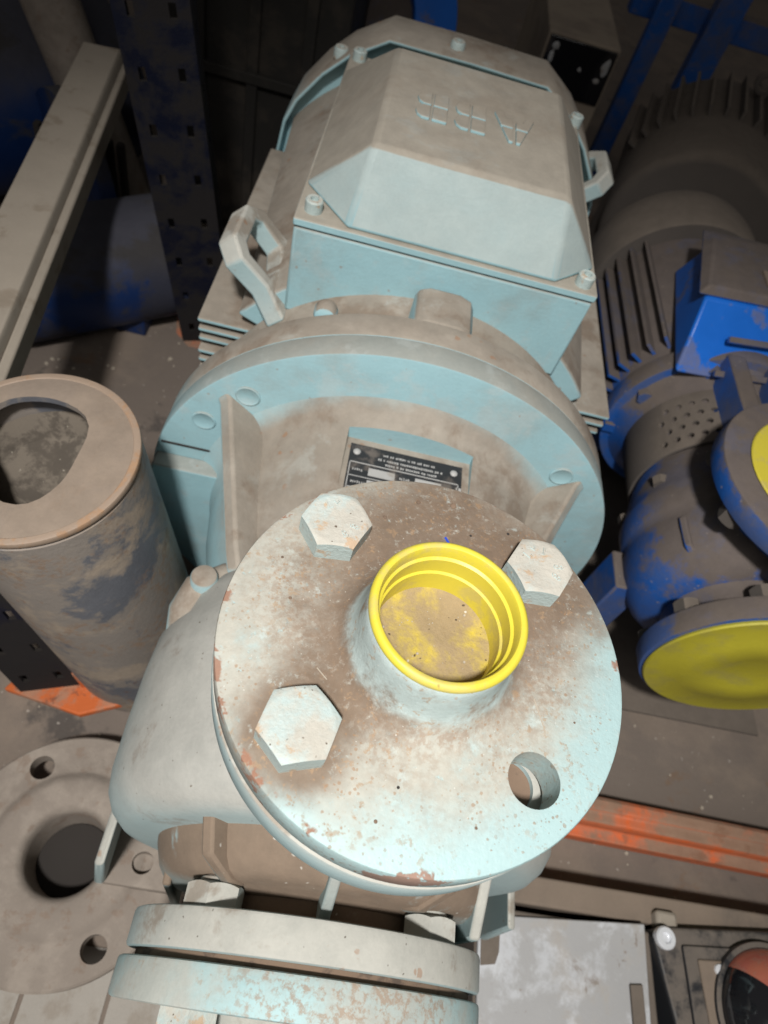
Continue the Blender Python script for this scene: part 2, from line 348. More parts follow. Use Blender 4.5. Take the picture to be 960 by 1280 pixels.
def tube(path, r, n=16, cap=True):
    P_ = [Vector(p) for p in path]; V = []; F = []
    t0 = (P_[1]-P_[0]).normalized(); _, u, _ = frame(t0)
    for i, p in enumerate(P_):
        t = (P_[min(i+1, len(P_)-1)]-P_[max(i-1, 0)]).normalized(); u = (u - t*u.dot(t)).normalized(); v = t.cross(u)
        rr = r[i] if isinstance(r, (list, tuple)) else r
        for k in range(n):
            a = 2*math.pi*k/n; V.append(p + u*(rr*math.cos(a)) + v*(rr*math.sin(a)))
    for j in range(len(P_)-1):
        for k in range(n): F.append((j*n+k, j*n+(k+1) % n, (j+1)*n+(k+1) % n, (j+1)*n+k))
    if cap: F += [tuple(range(n-1, -1, -1)), tuple((len(P_)-1)*n+k for k in range(n))]
    return V, F
def cut(o, geos, op='DIFFERENCE', smooth=35):
    tmp = []
    for g in geos:
        me = bpy.data.meshes.new('cutter'); me.from_pydata([tuple((Vector(v)-BASE[o])*S) for v in g[0]], [], g[1])
        bm = bmesh.new(); bm.from_mesh(me); bmesh.ops.remove_doubles(bm, verts=bm.verts, dist=2e-6); bmesh.ops.recalc_face_normals(bm, faces=bm.faces); bm.to_mesh(me); bm.free()
        c = link(bpy.data.objects.new('cutter', me)); c.matrix_world = Matrix.Translation(W(*BASE[o])); tmp.append(c)
        md = o.modifiers.new('b', 'BOOLEAN'); md.object = c; md.operation = op; md.solver = 'EXACT'
    bpy.context.view_layer.update()
    dg = bpy.context.evaluated_depsgraph_get()
    me = bpy.data.meshes.new_from_object(o.evaluated_get(dg))
    o.modifiers.clear(); old = o.data; me.name = old.name; o.data = me
    for c in tmp: bpy.data.objects.remove(c)
    fin(o, smooth); return o
def arc(cx, cy, r, a0, a1, n): return [(cx+r*math.cos(math.radians(a0+(a1-a0)*i/n)), cy+r*math.sin(math.radians(a0+(a1-a0)*i/n))) for i in range(n+1)]

# ================================================================== setting
g = bx(-3000, 3000, -1500, 4500, ZF-20, ZF)
mk('floor', g, 'floor', base=(0, 0, ZF), kind='structure')

# ================================================================== the pump
AX = -218.7; Y = (0, 1, 0); NY = (0, -1, 0); Z = (0, 0, 1)
pump = thing('pump', 'pale green-blue electric pump with dusty motor and round bolted flange on top', 'pump', (0, 100, ZF))
def P(name, geo, mt, **k): return mk(name, geo, mt, k.pop('parent', pump), **k)
C0 = (0, 0, AX)
# -- discharge counter flange with hub
prof = [(24.4, -15.5), (74, -15.5), (74.6, -15), (75, -14.3), (75, -1.4), (74.6, -.5), (73.6, 0), (40, 0), (36, .6), (33, 2.2), (30.8, 4.6), (29.2, 8), (28.2, 12), (27.5, 17), (27.0, 21), (26.4, 24), (25.6, 24.9), (24.4, 25)]
cf = P('counter_flange', lathe(prof, (0, 0, 0), Z, 128, closed=True), 'flange_face', label='worn round steel flange with bolts and an empty bolt hole on top')
cut(cf, [cyl((39.6, -40.2, 0), Z, 9.2, -40, 20, 40, 0.1)])
df = P('discharge_flange', lathe(ring(24, 75.6, -36, -18.2, 1.6), (0, 0, 0), Z, 128, closed=True), 'paint_film')
cut(df, [cyl((37.4, -38.2, 0), Z, 9.2, -22, 20, 40, 0.1)])
P('hole_dust', lathe([(9.1, -22.1), (9.1, -20.5), (6, -20.9), (0, -20.2)], (37.4, -38.2, 0), Z, 24), 'gasket_rust', parent=df)
P('gasket', lathe(ring(24, 44, -18.2, -15.5, .3), (0, 0, 0), Z, 96, closed=True), 'gasket')
def screw_at(parent, c, axis, af, h, mt='bolt_paint', rot=0.0, name='bolt', marks=False):
    b = P(name, hexhead(c, axis, af, h, rot), mt, parent=parent)
    return b
marks = [(8.8, a) for a in (0,)]
def glyph_mark(c, ang, kind, sz=3.0):
    a = math.radians(ang); u = Vector((math.cos(a), math.sin(a), 0)); v = Vector((-math.sin(a), math.cos(a), 0)); c = Vector(c)
    if kind == '8':
        return join(*[tube([c+v*(dy*sz*.28)+u*(sz*.22*math.cos(t*.785))+v*(sz*.24*math.sin(t*.785)) for t in range(9)], .5, 6) for dy in (-1, 1)])
    if kind == '.': return lathe([(.45, -.2), (.45, .3), (.2, .45), (0, .45)], c, Z, 8)
    pts = {'L': [(-.25, .5), (-.25, -.5), (.3, -.5)], 'Y': [(-.3, .5), (0, 0), (.3, .5)], 'I': [(0, .5), (0, -.5)]}[kind]
    return tube([c+u*(p[0]*sz)+v*(p[1]*sz) for p in pts], .5, 6)
for (x, y, rot, seq) in ((-41, 39.2, .10, '8.8'), (40, 38, .05, 'LY8.8'), (-40.8, -38.8, .30, '')):
    b = P('bolt', hexhead((x, y, -.2), Z, 23.4, 10.4, rot), 'bolt_paint')
    gs = []
    if seq == '8.8':
        gs = [glyph_mark((x+7*math.cos(t), y+7*math.sin(t), 10.2), math.degrees(t)-90, k, 2.8) for t, k in ((-1.0, '8'), (-.62, '.'), (-.25, '8'), (2.2, 'L'), (1.75, 'Y'))]
    elif seq:
        gs = [glyph_mark((x+7*math.cos(t), y+7*math.sin(t), 10.2), math.degrees(t)-90, k, 3.2) for t, k in ((.15, '8'), (-.2, '.'), (-.55, '8'), (2.5, 'L'), (2.0, 'Y'), (1.4, 'I'))]
    if gs: P('mark', join(*gs), 'bolt_paint', parent=b)
    P('nut', hexhead((x, y, -36), (0, 0, -1), 23.4, 13, rot), 'bolt_paint')
for c, pts in (('blue_smear', [(-27.5, -1.5), (-25.8, -4.2), (-23.2, -4.6)]), ('blue_smear', [(3.5, 48.5), (5.2, 46.0), (4.0, 45.0)]),
               ('crumb', [(-26, 14), (-21, 9), (-17.5, 7.5), (-14, 9)]), ('crumb', [(-33, 6), (-28, 1), (-26.5, .5)]), ('crumb', [(-38, -16), (-34, -19.5)]),
               ('crumb', [(40, -12), (43.5, -22), (44, -25)])):
    P('scratch', tube([(x, y, .02) for x, y in pts], .55 if c == 'blue_smear' else .22, 6), c, parent=cf)
for x, y, q in ((-22, 52, .9), (-9, 63, 1.1), (6, 65, 1.4), (30, 57, .7), (14, 52, .6), (-52, 8, .7), (-58, 24, .6), (55, -18, .5), (-6, -50, .6), (20, -58, .6), (-12, -61, .7)):
    P('rust_flake', lathe([(q, -.1), (q*.8, q*.3), (q*.3, q*.45), (0, q*.4)], (x, y, 0), (random.uniform(-.3, .3), random.uniform(-.3, .3), 1), 7), random.choice(('gasket_rust', 'gasket', 'gasket_rust')), parent=cf)
# -- discharge neck and volute
P('discharge_neck', lathe([(40, -130), (42, -100), (38, -70), (38, -52), (44, -42), (52, -35.6)], (0, 0, 0), Z, 64), 'paint_film')
vol = [(0, -43), (108, -42.5), (117, -40), (124, -34), (128.5, -26), (130.5, -14), (131, 10), (130.5, 40), (129, 62), (125, 68), (124, 80), (118, 92), (110, 101), (100, 106), (0, 106)]
P('volute_casing', lathe(vol, C0, Y, 128), 'paint_pale', smooth=50)
nozzle = [(0, -30), (98, -30), (95, -46), (91, -56), (87, -61), (81, -64), (66, -65.5), (62, -68), (62, -74), (70, -77.4), (0, -77.4)]
P('suction_nozzle', lathe(nozzle, C0, Y, 96), 'paint_brown', smooth=50)
P('suction_flange', lathe(disc(93.5, -94.6, -77.2, 1.8), (-3, 0, AX), Y, 128), 'paint_film')
P('gasket', lathe(disc(88, -98.2, -94.6, .2), (-3, 0, AX), Y, 64), 'gasket_rust')
P('counter_flange', lathe(disc(94.5, -115.5, -98.2, 1.8), (-4, 0, AX), Y, 128), 'paint_rusty', label='rust-stained front flange of the suction side')
P('pipe_stub', lathe([(0, -115), (62, -115), (56, -122), (50, -135), (48, -170), (0, -170)], C0, Y, 64), 'paint_film')
for k in range(8):
    a = math.radians(45*k+22.5 + 22.5)
    if k % 2: continue
    c = (76*math.sin(a)-3, 0, AX+76*math.cos(a))
    P('stud', cyl((c[0], 0, c[2]), Y, 7, -118, -63, 20), 'grey_flange')
    n = P('nut', hexhead((c[0], -77.2, c[2]), Y, 25, 11, .3), 'paint_film')
    P('washer', cyl((c[0], 0, c[2]), Y, 8.6, -67.5, -63.4, 24, 1.6), 'paint_film', parent=n)
    P('bolt', hexhead((c[0], -115.5, c[2]), NY, 25, 15, .5), 'bolt_paint')
# ribs between nozzle and casing
P('rib', prism([(-32, -80), (-78, -150), (-78, -165), (-30, -165)], (-7.5, 0, 0), (0, 1, 0), (0, 0, 1), (5.5, 0, 0)), 'paint_film', bevel=1.2)
P('side_rib', prism([(-30, -150), (-72, -178), (-72, -330), (-30, -330)], (76, 0, 0), (0, 1, 0), (0, 0, 1), (6, 0, 0)), 'paint_film', bevel=1.5)
P('side_rib', prism([(-30, -175), (-66, -205), (-66, -330), (-30, -330)], (-86, 0, 0), (0, 1, 0), (0, 0, 1), (4.5, 0, 0)), 'paint_brown', bevel=1.2)
for ang in (-38, 34):
    a_ = math.radians(ang); e_ = Vector((math.sin(a_), 0, math.cos(a_))); t_ = Vector((math.cos(a_), 0, -math.sin(a_)))
    P('rib', prism([(70, -66), (82, -66), (100, -58), (108, -36), (70, -36)], Vector((-3, 0, AX))-t_*3.5, e_, (0, 1, 0), t_*7), 'paint_brown', bevel=1.5)
# feet
for s in (-1, 1):
    ft = P('foot', bx(*sorted((s*140, s*70)), -56, 6, -364, -352), 'grey_flange', bevel=2)
    cut(ft, [cyl((s*115, -40, -360), Z, 7.5, -20, 30, 24, .1)])
    P('foot_wall', prism([(-132, -258), (-126, -255), (-138, -364), (-146, -364)] if s < 0 else [(126, -255), (132, -258), (146, -364), (138, -364)], (0, -56, 0), (1, 0, 0), (0, 0, 1), (0, 64, 0)), 'paint_film', bevel=2, parent=ft)
    P('leg', bx(*sorted((s*95, s*60)), -50, 40, ZF, -300), 'paint_brown', bevel=2)
# vent plug on the shoulder of the casing
bs = P('plug_boss', tube([(-112, 62, -176), (-110, 72, -166), (-106, 84, -160), (-92, 94, -156), (-70, 98, -150)], [9, 12, 12, 10, 9], 20), 'paint', smooth=60)
P('vent_plug', lathe([(8, -20), (8, 8), (7.2, 9.5), (5, 10.5), (0, 10.6)], (-104, 86, -152), Z, 28), 'paint', parent=bs)
# -- lantern with pocket for the type plate
lan = [(0, 100), (100, 100), (106, 108), (112, 122), (120, 150), (124, 175), (128, 190), (133, 196), (142, 201), (0, 201)]
ln = P('lantern', lathe(lan, C0, Y, 128), 'paint', smooth=50)
cut(ln, [bx(-39, 43, 108, 186, -107, -40)], smooth=50)
np_ = P('type_plate', bx(-35.5, 38, 129, 180.5, -107, -105.8), 'plate_black', label='black type plate with rows of pale print')
rows = []
def prt(x0, x1, y0, y1): rows.append(bx(x0, x1, y0+7, y1+7, -105.9, -105.5))
prt(-34.5, 36, 158.2, 158.9); prt(-34.5, 36, 147.5, 148.0); prt(-34.5, 36, 138.5, 139.0); prt(-34.5, 36, 129.8, 130.3); prt(-34.5, -33.9, 124, 159); prt(35.4, 36, 124, 159)
for yy, xa, xb in ((168.5, -14, 20), (164.6, -17, 24), (161.2, -12, 21)):
    x = xa
    while x < xb:
        wd = random.uniform(.5, 1.3); prt(x, x+wd, yy-random.uniform(.5, .95), yy+random.uniform(.4, .9)); x += wd+random.choice((.35, .35, .4, 1.3))
for j, yy in enumerate((153, 143.2, 134, 126.5)):
    x = -32
    while x < 33:
        wd = random.uniform(9, 17)
        for q in range(random.randint(4, 7)): prt(x+q*1.35, x+q*1.35+random.uniform(.5, .95), yy-random.uniform(.6, 1.4), yy+random.uniform(.5, 1.2))
        prt(x+10, min(x+10+wd, 34.5), yy-3, yy+3); x += wd+13
P('print', join(*rows), 'plate_print', parent=np_)
for x in (-31, 32.5): P('rivet', lathe([(2.4, -.2), (2.4, .5), (1.6, 1.3), (0, 1.6)], (x, 174, -105.8), Z, 16), 'plate_print', parent=np_)
def radial_rib(ang, y0, y1, r0, r1, th, mt='paint'):
    a = math.radians(ang); e = Vector((math.sin(a), 0, math.cos(a))); t = Vector((math.cos(a), 0, -math.sin(a)))
    g = prism([(95, y0), (r0, y0), (r0+6, y0+12), (r1-4, y1-4), (r1, y1), (95, y1)], Vector((0, 0, AX))-t*(th/2), e, (0, 1, 0), t*th)
    return P('rib', g, mt, bevel=2.2, seg=3)
radial_rib(-49, 92, 201, 118, 164, 11); radial_rib(51.5, 110, 201, 112, 164, 11); radial_rib(140, 110, 201, 112, 164, 11); radial_rib(-140, 110, 201, 112, 164, 11)
# -- big round flange pair between lantern and motor
P('lantern_flange', lathe(disc(174, 200, 218, 1.5), C0, Y, 160), 'paint_clean')
P('motor_flange', lathe(disc(173.6, 218.3, 239, 1.5), C0, Y, 160), 'paint')
for x, z in ((-106.3, -106.3), (-134.7, -139), (110, -113)):
    P('boss', lathe([(8.2, 200.2), (8.2, 199.4), (7.4, 198.8), (6.6, 199.3), (0, 199.4)], (x, 0, z), Y, 32), 'paint_clean')
P('seam', bx(-165, -117, 199.2, 200.6, -171.5, -169.8), 'gasket', bevel=.3)
lg = [(172.5*math.cos(math.radians(a)), 172.5*math.sin(math.radians(a))) for a in range(168, 227, 4)]
P('flange_ledge', prism([(-112, 36)]+lg+[(-112, -124)], (0, 187, AX), (1, 0, 0), (0, 0, 1), (0, 13.4, 0)), 'paint_clean', bevel=1.5)
P('motor_lug', lathe(disc(7.5, 239, 251, 3), (-69, 0, -63), Y, 24), 'paint')
P('motor_lug', prism([(-15, -120), (25, -120), (25, -54), (22, -49), (14, -46), (-6, -46), (-13, -49), (-15, -54)], (0, 239, 0), (1, 0, 0), (0, 0, 1), (0, 36, 0)), 'paint', bevel=2.5, seg=3)
# -- motor
P('end_shield', lathe([(0, 238), (132, 238), (138, 250), (148, 268), (152, 290), (0, 290)], C0, Y, 96), 'paint', smooth=50)
P('motor_core', lathe(disc(146, 288, 566, 3), C0, Y, 96), 'paint')
up = [(166*math.sin(math.radians(a)), 166*math.cos(math.radians(a))) for a in range(-54, 57, 3)]
up += [(140*math.sin(math.radians(a)), 140*math.cos(math.radians(a))) for a in range(56, -55, -3)]
nu = len(up)
P('motor_saddle', ([(x, 291.5, AX+z) for x, z in up]+[(x*1.11, 576, AX+z*1.11) for x, z in up], [tuple(range(nu-1, -1, -1)), tuple(range(nu, 2*nu))]+[(i, (i+1) % nu, nu+(i+1) % nu, nu+i) for i in range(nu)]), 'paint', bevel=2)
for s in (-1, 1):
    for k in range(15):
        z = 84 - k*10.2
        xi = math.sqrt(146**2-z*z)-6
        xo = 164 if z > -40 else 158
        P('cooling_fin', bx(*sorted((s*xi, s*xo)), 291+(k % 3)*1.5, 552, AX+z-1.9, AX+z+1.9), 'paint', bevel=1.2)
# fan cowl
half = [(0, 203), (72, 202), (104, 182), (126, 161), (147, 133), (156, 112), (166, 40), (166, -60), (140, -130), (70, -175), (0, -177)]
pl = [(x, z) for x, z in half] + [(-x, z) for x, z in reversed(half[1:-1])]
def loft(levels, closed_end=True):
    V = []; F = []; n = len(pl)
    for y, sc in levels: V += [(x*sc, y, AX+z*sc) for x, z in pl]
    for j in range(len(levels)-1):
        F += [(j*n+i, j*n+(i+1) % n, (j+1)*n+(i+1) % n, (j+1)*n+i) for i in range(n)]
    F.append(tuple((len(levels)-1)*n+i for i in range(n))); F.append(tuple(range(n-1, -1, -1)))
    return V, F
P('fan_cowl', loft([(575, .9), (575, .975), (560, .98), (558, .985), (558, .995), (560, 1.0), (612, 1.0), (622, .985), (632, .95), (640, .90)]), 'paint', bevel=1.5, smooth=30)
P('rear_shield', lathe(disc(170, 556, 574, 2), C0, Y, 96), 'teal_clean')
for x, yy, z in ((-13, 578, -16), (-112, 572, -44)):
    P('screw', lathe([(6.5, -3), (6.5, 4), (5.5, 6), (2.4, 6), (2.4, 4), (0, 4)], (x, yy, z), Z, 20), 'bolt_paint')
# terminal box
tb = P('terminal_box', bx(-101, 102.5, 288, 545, -104, -37), 'paint_clean', bevel=2)
P('rim', bx(-101.6, 103.2, 287.4, 545.6, -36.4, -30.5), 'paint_lid', parent=tb, bevel=1.2)
zt, zb = 18, -30.6
A_ = [(-61, 306), (63, 306), (63, 450), (-61, 450)]
O_ = [(-68, 289), (73, 289), (102, 316), (102, 508), (70, 544), (-68, 544), (-101, 508), (-101, 328)]
V = [(x, y, zb) for x, y in O_] + [(x, y, zt) for x, y in A_]
F = [(0, 1, 9, 8), (1, 2, 9), (2, 3, 10, 9), (3, 4, 10), (4, 5, 11, 10), (5, 6, 11), (6, 7, 8, 11), (7, 0, 8), (8, 9, 10, 11), (7, 6, 5, 4, 3, 2, 1, 0)]
lid = P('lid', (V, F), 'paint_lid', parent=tb, bevel=3.0, seg=3, smooth=20)
for x, y in ((-91, 300), (93, 297), (-93, 536), (100, 532)):
    P('screw', lathe([(5.8, -2), (5.8, 7), (5.0, 8), (2.8, 8), (2.8, 5), (0, 5)], (x, y, -30.4), Z, 24), 'bolt_paint', parent=tb)
# raised letters, read from the far side of the motor
def letter(strokes, ox, oy, w_, h_):
    gs = []
    for poly in strokes: gs.append(prism([(px*w_, py*h_) for px, py in poly], (ox, oy, zt-.2), (-1, 0, 0), (0, -1, 0), (0, 0, 2.3)))
    return join(*gs)
BL = [(0, .54), (.48, .54), (.48, 1), (0, 1)]
def bsh(y0, y1):
    ym = (y0+y1)/2
    return [[(0, y0), (.46, y0), (.46, y1), (0, y1)],
            [(.54, y0), (.78, y0), (.93, y0+(y1-y0)*.18), (1, ym), (.93, y1-(y1-y0)*.18), (.78, y1), (.54, y1)]]
Bs = bsh(0, .47) + bsh(.53, 1)
As = [[(0, 0), (.22, 0), (.30, .22), (.46, .22), (.46, .47), (.17, .47)], [(1, 0), (.78, 0), (.70, .22), (.54, .22), (.54, .47), (.83, .47)],
      [(.19, .53), (.46, .53), (.46, 1), (.36, 1)], [(.81, .53), (.54, .53), (.54, 1), (.64, 1)]]
for st, ox, wd in ((As, 40, 28), (Bs, 6, 21), (Bs, -20, 21)):
    P('letter', letter(st, ox, 389, wd, 36), 'paint_lid', parent=tb, bevel=.5, smooth=25)
# lifting lugs
def lug(ang, y0, y1, rt):
    a = math.radians(ang); e = Vector((math.sin(a), 0, math.cos(a))); t = Vector((math.cos(a), 0, -math.sin(a)))
    ym = (y0+y1)/2
    out = [(y0-10, 150), (y0+2, 172), (y0, rt-12), (y0+12, rt), (y1-14, rt), (y1, rt-14), (y1, 172), (y1+8, 150)]
    inn = [(y0+13, 172), (y0+12, rt-17), (y0+18, rt-12), (y1-18, rt-12), (y1-12, rt-18), (y1-13, 172), (ym, 167)]
    o = P('lifting_lug', prism(out, Vector((0, 0, AX))-t*8, (0, 1, 0), e, t*16), 'paint_film')
    cut(o, [prism(inn, Vector((0, 0, AX))-t*40, (0, 1, 0), e, t*80)])
    md = o.modifiers.new('bevel', 'BEVEL'); md.width = 3*S; md.segments = 3; md.limit_method = 'ANGLE'; md.angle_limit = math.radians(35)
lug(-44, 288, 352, 211); lug(46.5, 533, 597, 216)
# skid rails keep the motor level
for x in (-60, 60): P('base_rail', bx(x-20, x+20, 210, 560, ZF, -340), 'paint', bevel=2)
P('motor_foot', bx(-110, 110, 330, 380, -362, -339), 'paint', bevel=3); P('motor_foot', bx(-110, 110, 480, 530, -362, -339), 'paint', bevel=3)

# ================================================================== yellow thread cap in the neck
cap = thing('thread_cap', 'bright yellow plastic cap pushed into the neck of the top flange', 'plastic cap', (0, 0, 4))
cp = [(24.3, 12), (24.3, 25.0), (25.6, 25.0), (26.8, 25.6), (27.2, 26.8), (26.9, 28.0), (26.0, 28.8), (25.2, 28.9), (24.3, 28.5), (23.8, 27.4), (23.5, 23.6), (22.5, 22.9), (22.4, 15.6), (21.6, 14.9), (21.4, 2.0), (24.3, 2.0)]
mk('rim', lathe(cp, (0, 0, 0), Z, 96, closed=True), 'yellow', cap, smooth=40)
mk('end_wall', lathe([(23, .5), (23, 5.6), (20.5, 4.2), (12, 4.4), (6, 4.0), (0, 4.6)], (0, 0, 0), Z, 64), 'yellow_dusty', cap, smooth=50)
gr = []
for i in range(30):
    a = random.uniform(0, 6.28); r = 18.5*random.random()**.35; q = random.choice((.15, .2, .25, .3, .55))
    gr.append(lathe([(q, 0), (q*.8, q*.6), (0, q*.8)], (r*math.cos(a), r*math.sin(a), 4.5), Z, 6))
mk('grit', join(*gr), 'crumb', cap, kind='stuff')

# ================================================================== standing pipe on the left
tp = Vector((-206, 114.6, -97)); axp = Vector((-.114, -.068, 1)).normalized(); Lp = 303
pipe = thing('steel_pipe', 'rusty grey steel pipe standing on end beside the pump, capped with an oval hole', 'pipe', tuple(tp-axp*Lp))
body = mk('pipe_wall', lathe([(49, -Lp), (57, -Lp), (57, -8), (56, -7), (56, -5), (49, -5)], tp, axp, 96, closed=True), 'pipe_steel', pipe)
lip = mk('lip', lathe(ring(53.5, 57.8, -5, -.4, 1.0), tp, axp, 96, closed=True), 'pipe_lip', pipe)
cov = mk('end_cap', lathe(disc(54, -5, -.8, .5), tp, axp, 96), 'pipe_steel', pipe)
a_, u_, v_ = frame(axp)
oc = tp + Vector((-3, 5, 0))
ov = [((29+2.5*math.sin(3*t*.19635+.6)+1.2*math.sin(5*t*.19635))*math.cos(t*.19635), (37+2.5*math.sin(3*t*.19635+.6))*math.sin(t*.19635)) for t in range(32)]
cut(cov, [prism(ov, oc-axp*40, Vector((.93, .36, 0)), Vector((-.36, .93, 0)), axp*80)])
mk('inner_plug', lathe([(0, -46), (20, -45), (40, -38), (48.8, -24), (48.8, -75), (0, -76)], tp, axp, 48), 'pipe_floor', pipe)

# ================================================================== loose flange on the floor, lower left
lf = thing('loose_flange', 'dusty grey loose pipe flange lying flat on the floor by the pump foot', 'flange', (-174, -40, ZF))
pr = [(27, -24), (36, -24), (40, 0), (82.5, 0), (84, 1.5), (84, 13), (82.5, 14.5), (58, 15), (55, 17), (52, 20.5), (48, 22), (34, 22), (31, 20.5), (28.5, 16), (28, 6)]
lo = mk('plate', lathe(pr, (-171, -40, ZF+24.5), Z, 96, closed=True), 'grey_flange', lf)
cut(lo, [cyl((-171+67*math.cos(t), -40+67*math.sin(t), ZF), Z, 8.8, -10, 80, 32, .1) for t in [math.radians(125.5+90*k) for k in range(4)]])

mk('bore_shade', lathe(disc(26.5, .5, 3, .4), (-171, -40, ZF), Z, 48), 'gasket', lf)  # near-black disc added to stand in for the shade down the bore
# ================================================================== blue pump on the right
BX, BZ = 326, -236
bp = thing('blue_pump', 'blue pump with dusty motor lying parallel to the green one on the right', 'pump', (BX, 300, ZF))
def B(name, geo, mt='blue', **k): return mk(name, geo, mt, k.pop('parent', bp), **k)
BC = (BX, 0, BZ)
B('suction_flange', lathe(disc(86, 153, 172, 2), BC, Y, 96))
B('suction_nozzle', lathe([(0, 170), (66, 172), (60, 184), (64, 198), (76, 210), (0, 212)], BC, Y, 72), smooth=50)
B('volute_casing', lathe([(0, 196), (64, 198), (80, 206), (88, 218), (91, 236), (91, 254), (88, 262), (90, 266), (90, 288), (86, 296), (80, 316), (74, 335), (0, 336)], BC, Y, 96), smooth=50)
B('discharge_neck', lathe([(60, -210), (52, -175), (50, -145), (60, -128)], (BX, 252, 0), Z, 64), smooth=50)
dfb = B('discharge_flange', lathe(ring(40, 85, -129, -110, 2), (BX, 250, 0), Z, 96, closed=True))
B('lantern', lathe([(0, 330), (66, 332), (72, 380), (78, 405), (90, 418), (0, 419)], BC, Y, 72), smooth=50)
for sx in (-1, 1):
    B('lantern_arm', prism([(-8*sx-9, 60), (-8*sx+9, 60), (-8*sx+9, 100), (-8*sx-9, 100)], (BX+sx*30, 318, BZ), (1, 0, 0), (0, 0, 1), (0, 102, 0)), bevel=2)
gd = B('guard', lathe(ring(74, 77, 336, 402, .5), BC, Y, 72, closed=True), 'grey_dusty')
hl = []
for i in range(9):
    for j in range(4):
        t = math.radians(-62+i*9+(j % 2)*4.5); e = Vector((math.sin(t), 0, math.cos(t)))
        hl.append(cyl(Vector((BX, 348+j*13, BZ))+e*60, e, 3.2, 0, 30, 10, .1))
cut(gd, [join(*hl)])
B('motor_flange', lathe(disc(99, 418, 440, 2), BC, Y, 96))
B('motor_flange_ledge', bx(BX-96, BX-62, 414, 420, -262, -250), bevel=1)
B('motor_body', lathe([(0, 440), (80, 440), (88, 452), (88, 640), (0, 640)], BC, Y, 72), smooth=40)
for k in range(36):
    t = math.radians(k*10+5); 
    if abs(((k*10+5+180) % 360)-180) < 38: continue
    e = Vector((math.sin(t), 0, math.cos(t))); q = Vector((math.cos(t), 0, -math.sin(t)))
    B('cooling_fin', prism([(86, 458), (101, 462), (101, 632), (86, 636)], Vector(BC)-q*1.6, e, (0, 1, 0), q*3.2))
B('fan_cowl', lathe([(92, 636), (105, 636), (107, 640), (107, 690), (104, 712), (94, 730), (72, 742), (0, 746)], BC, Y, 72), 'grey_dusty', smooth=40)
def slab(z0, z1, f0, f1, gx=0):
    V = [(BX-74+gx, f0, z0), (BX+90, f0+16, z0), (BX+90, 585, z0), (BX-48+gx, 575, z0), (BX-66+gx, f1, z1), (BX+90, f1+16, z1), (BX+90, 570, z1), (BX-44+gx, 548, z1)]
    return V, [(0, 1, 5, 4), (1, 2, 6, 5), (2, 3, 7, 6), (3, 0, 4, 7), (4, 5, 6, 7), (3, 2, 1, 0)]
bt = B('terminal_box', slab(-160, -108, 404, 454), 'blue_clean', bevel=3)
B('lid', slab(-107.6, -99, 454, 460), parent=bt, bevel=2)
B('front_frame', join(prism([(-40, 8), (70, 12), (70, 18), (-40, 14)], (BX, 402, -160), (1, .1, 0), (0, .69, .72), (0, -4, 4)), prism([(-36, 40), (70, 44), (70, 50), (-36, 46)], (BX, 402, -160), (1, .1, 0), (0, .69, .72), (0, -4, 4))), parent=bt, bevel=1)
B('tag', bx(BX-4, BX+14, 478, 505, -99.2, -96), 'card', parent=bt, bevel=.5)
for x in (-1, 1):
    B('foot', bx(BX+x*95-28, BX+x*95+28, 205, 285, ZF, ZF+14), bevel=2)
    B('leg', bx(BX+x*80-14, BX+x*80+14, 225, 265, ZF+12, BZ-30), bevel=2)
    B('motor_foot', bx(BX+x*75-24, BX+x*75+24, 470, 610, ZF, ZF+90), bevel=3)
for k in range(8):
    t = math.radians(k*45+22.5); c = (BX+92*math.sin(t), 0, BZ+92*math.cos(t))
    if k in (0, 1, 6, 7): B('bolt', hexhead((BX+84*math.sin(t), 418, BZ+84*math.cos(t)), NY, 15, 8, k))
    B('casing_bolt', hexhead((BX+82*math.sin(t), 300, BZ+82*math.cos(t)), Y, 13, 9, k*.7), 'grey_dusty')
    B('flange_nut', hexhead((BX+73*math.sin(t), 172, BZ+73*math.cos(t)), Y, 19, 12, k), 'grey_dusty')
    B('discharge_nut', hexhead((BX+73*math.sin(t), 250+73*math.cos(t), -129), (0, 0, -1), 19, 12, k), 'grey_dusty')
for t in (-55, -20, 20): 
    a = math.radians(t); e = Vector((math.sin(a), 0, math.cos(a))); q = Vector((math.cos(a), 0, -math.sin(a)))
    B('casing_rib', prism([(70, 204), (93, 222), (95, 240), (95, 250), (70, 262)], Vector(BC)-q*3, e, (0, 1, 0), q*6), bevel=1.5)
B('base_plate', bx(BX-130, BX+130, 170, 660, ZF-.5, ZF+3), 'grey_dusty')
for nm, lab, geo, at_ in (
    ('flange_cover', 'dull yellow round cover over the front suction flange of the blue pump', join(lathe([(0, 153), (82, 153), (83, 151), (82, 149.5), (56, 149), (52, 147), (30, 146.5), (26, 148), (0, 148)], BC, Y, 96)), (BX, 151, BZ-85)),
    ('flange_cover', 'clean yellow round cover in the upward flange of the blue pump', lathe([(0, -110), (63, -110), (64, -108.5), (63, -107.5), (0, -107)], (BX, 250, 0), Z, 72), (BX, 250, -110))):
    mk(nm, geo, 'yellow_dull' if 'dull' in lab else 'yellow', base=at_, smooth=35, label=lab, cat='flange cover')

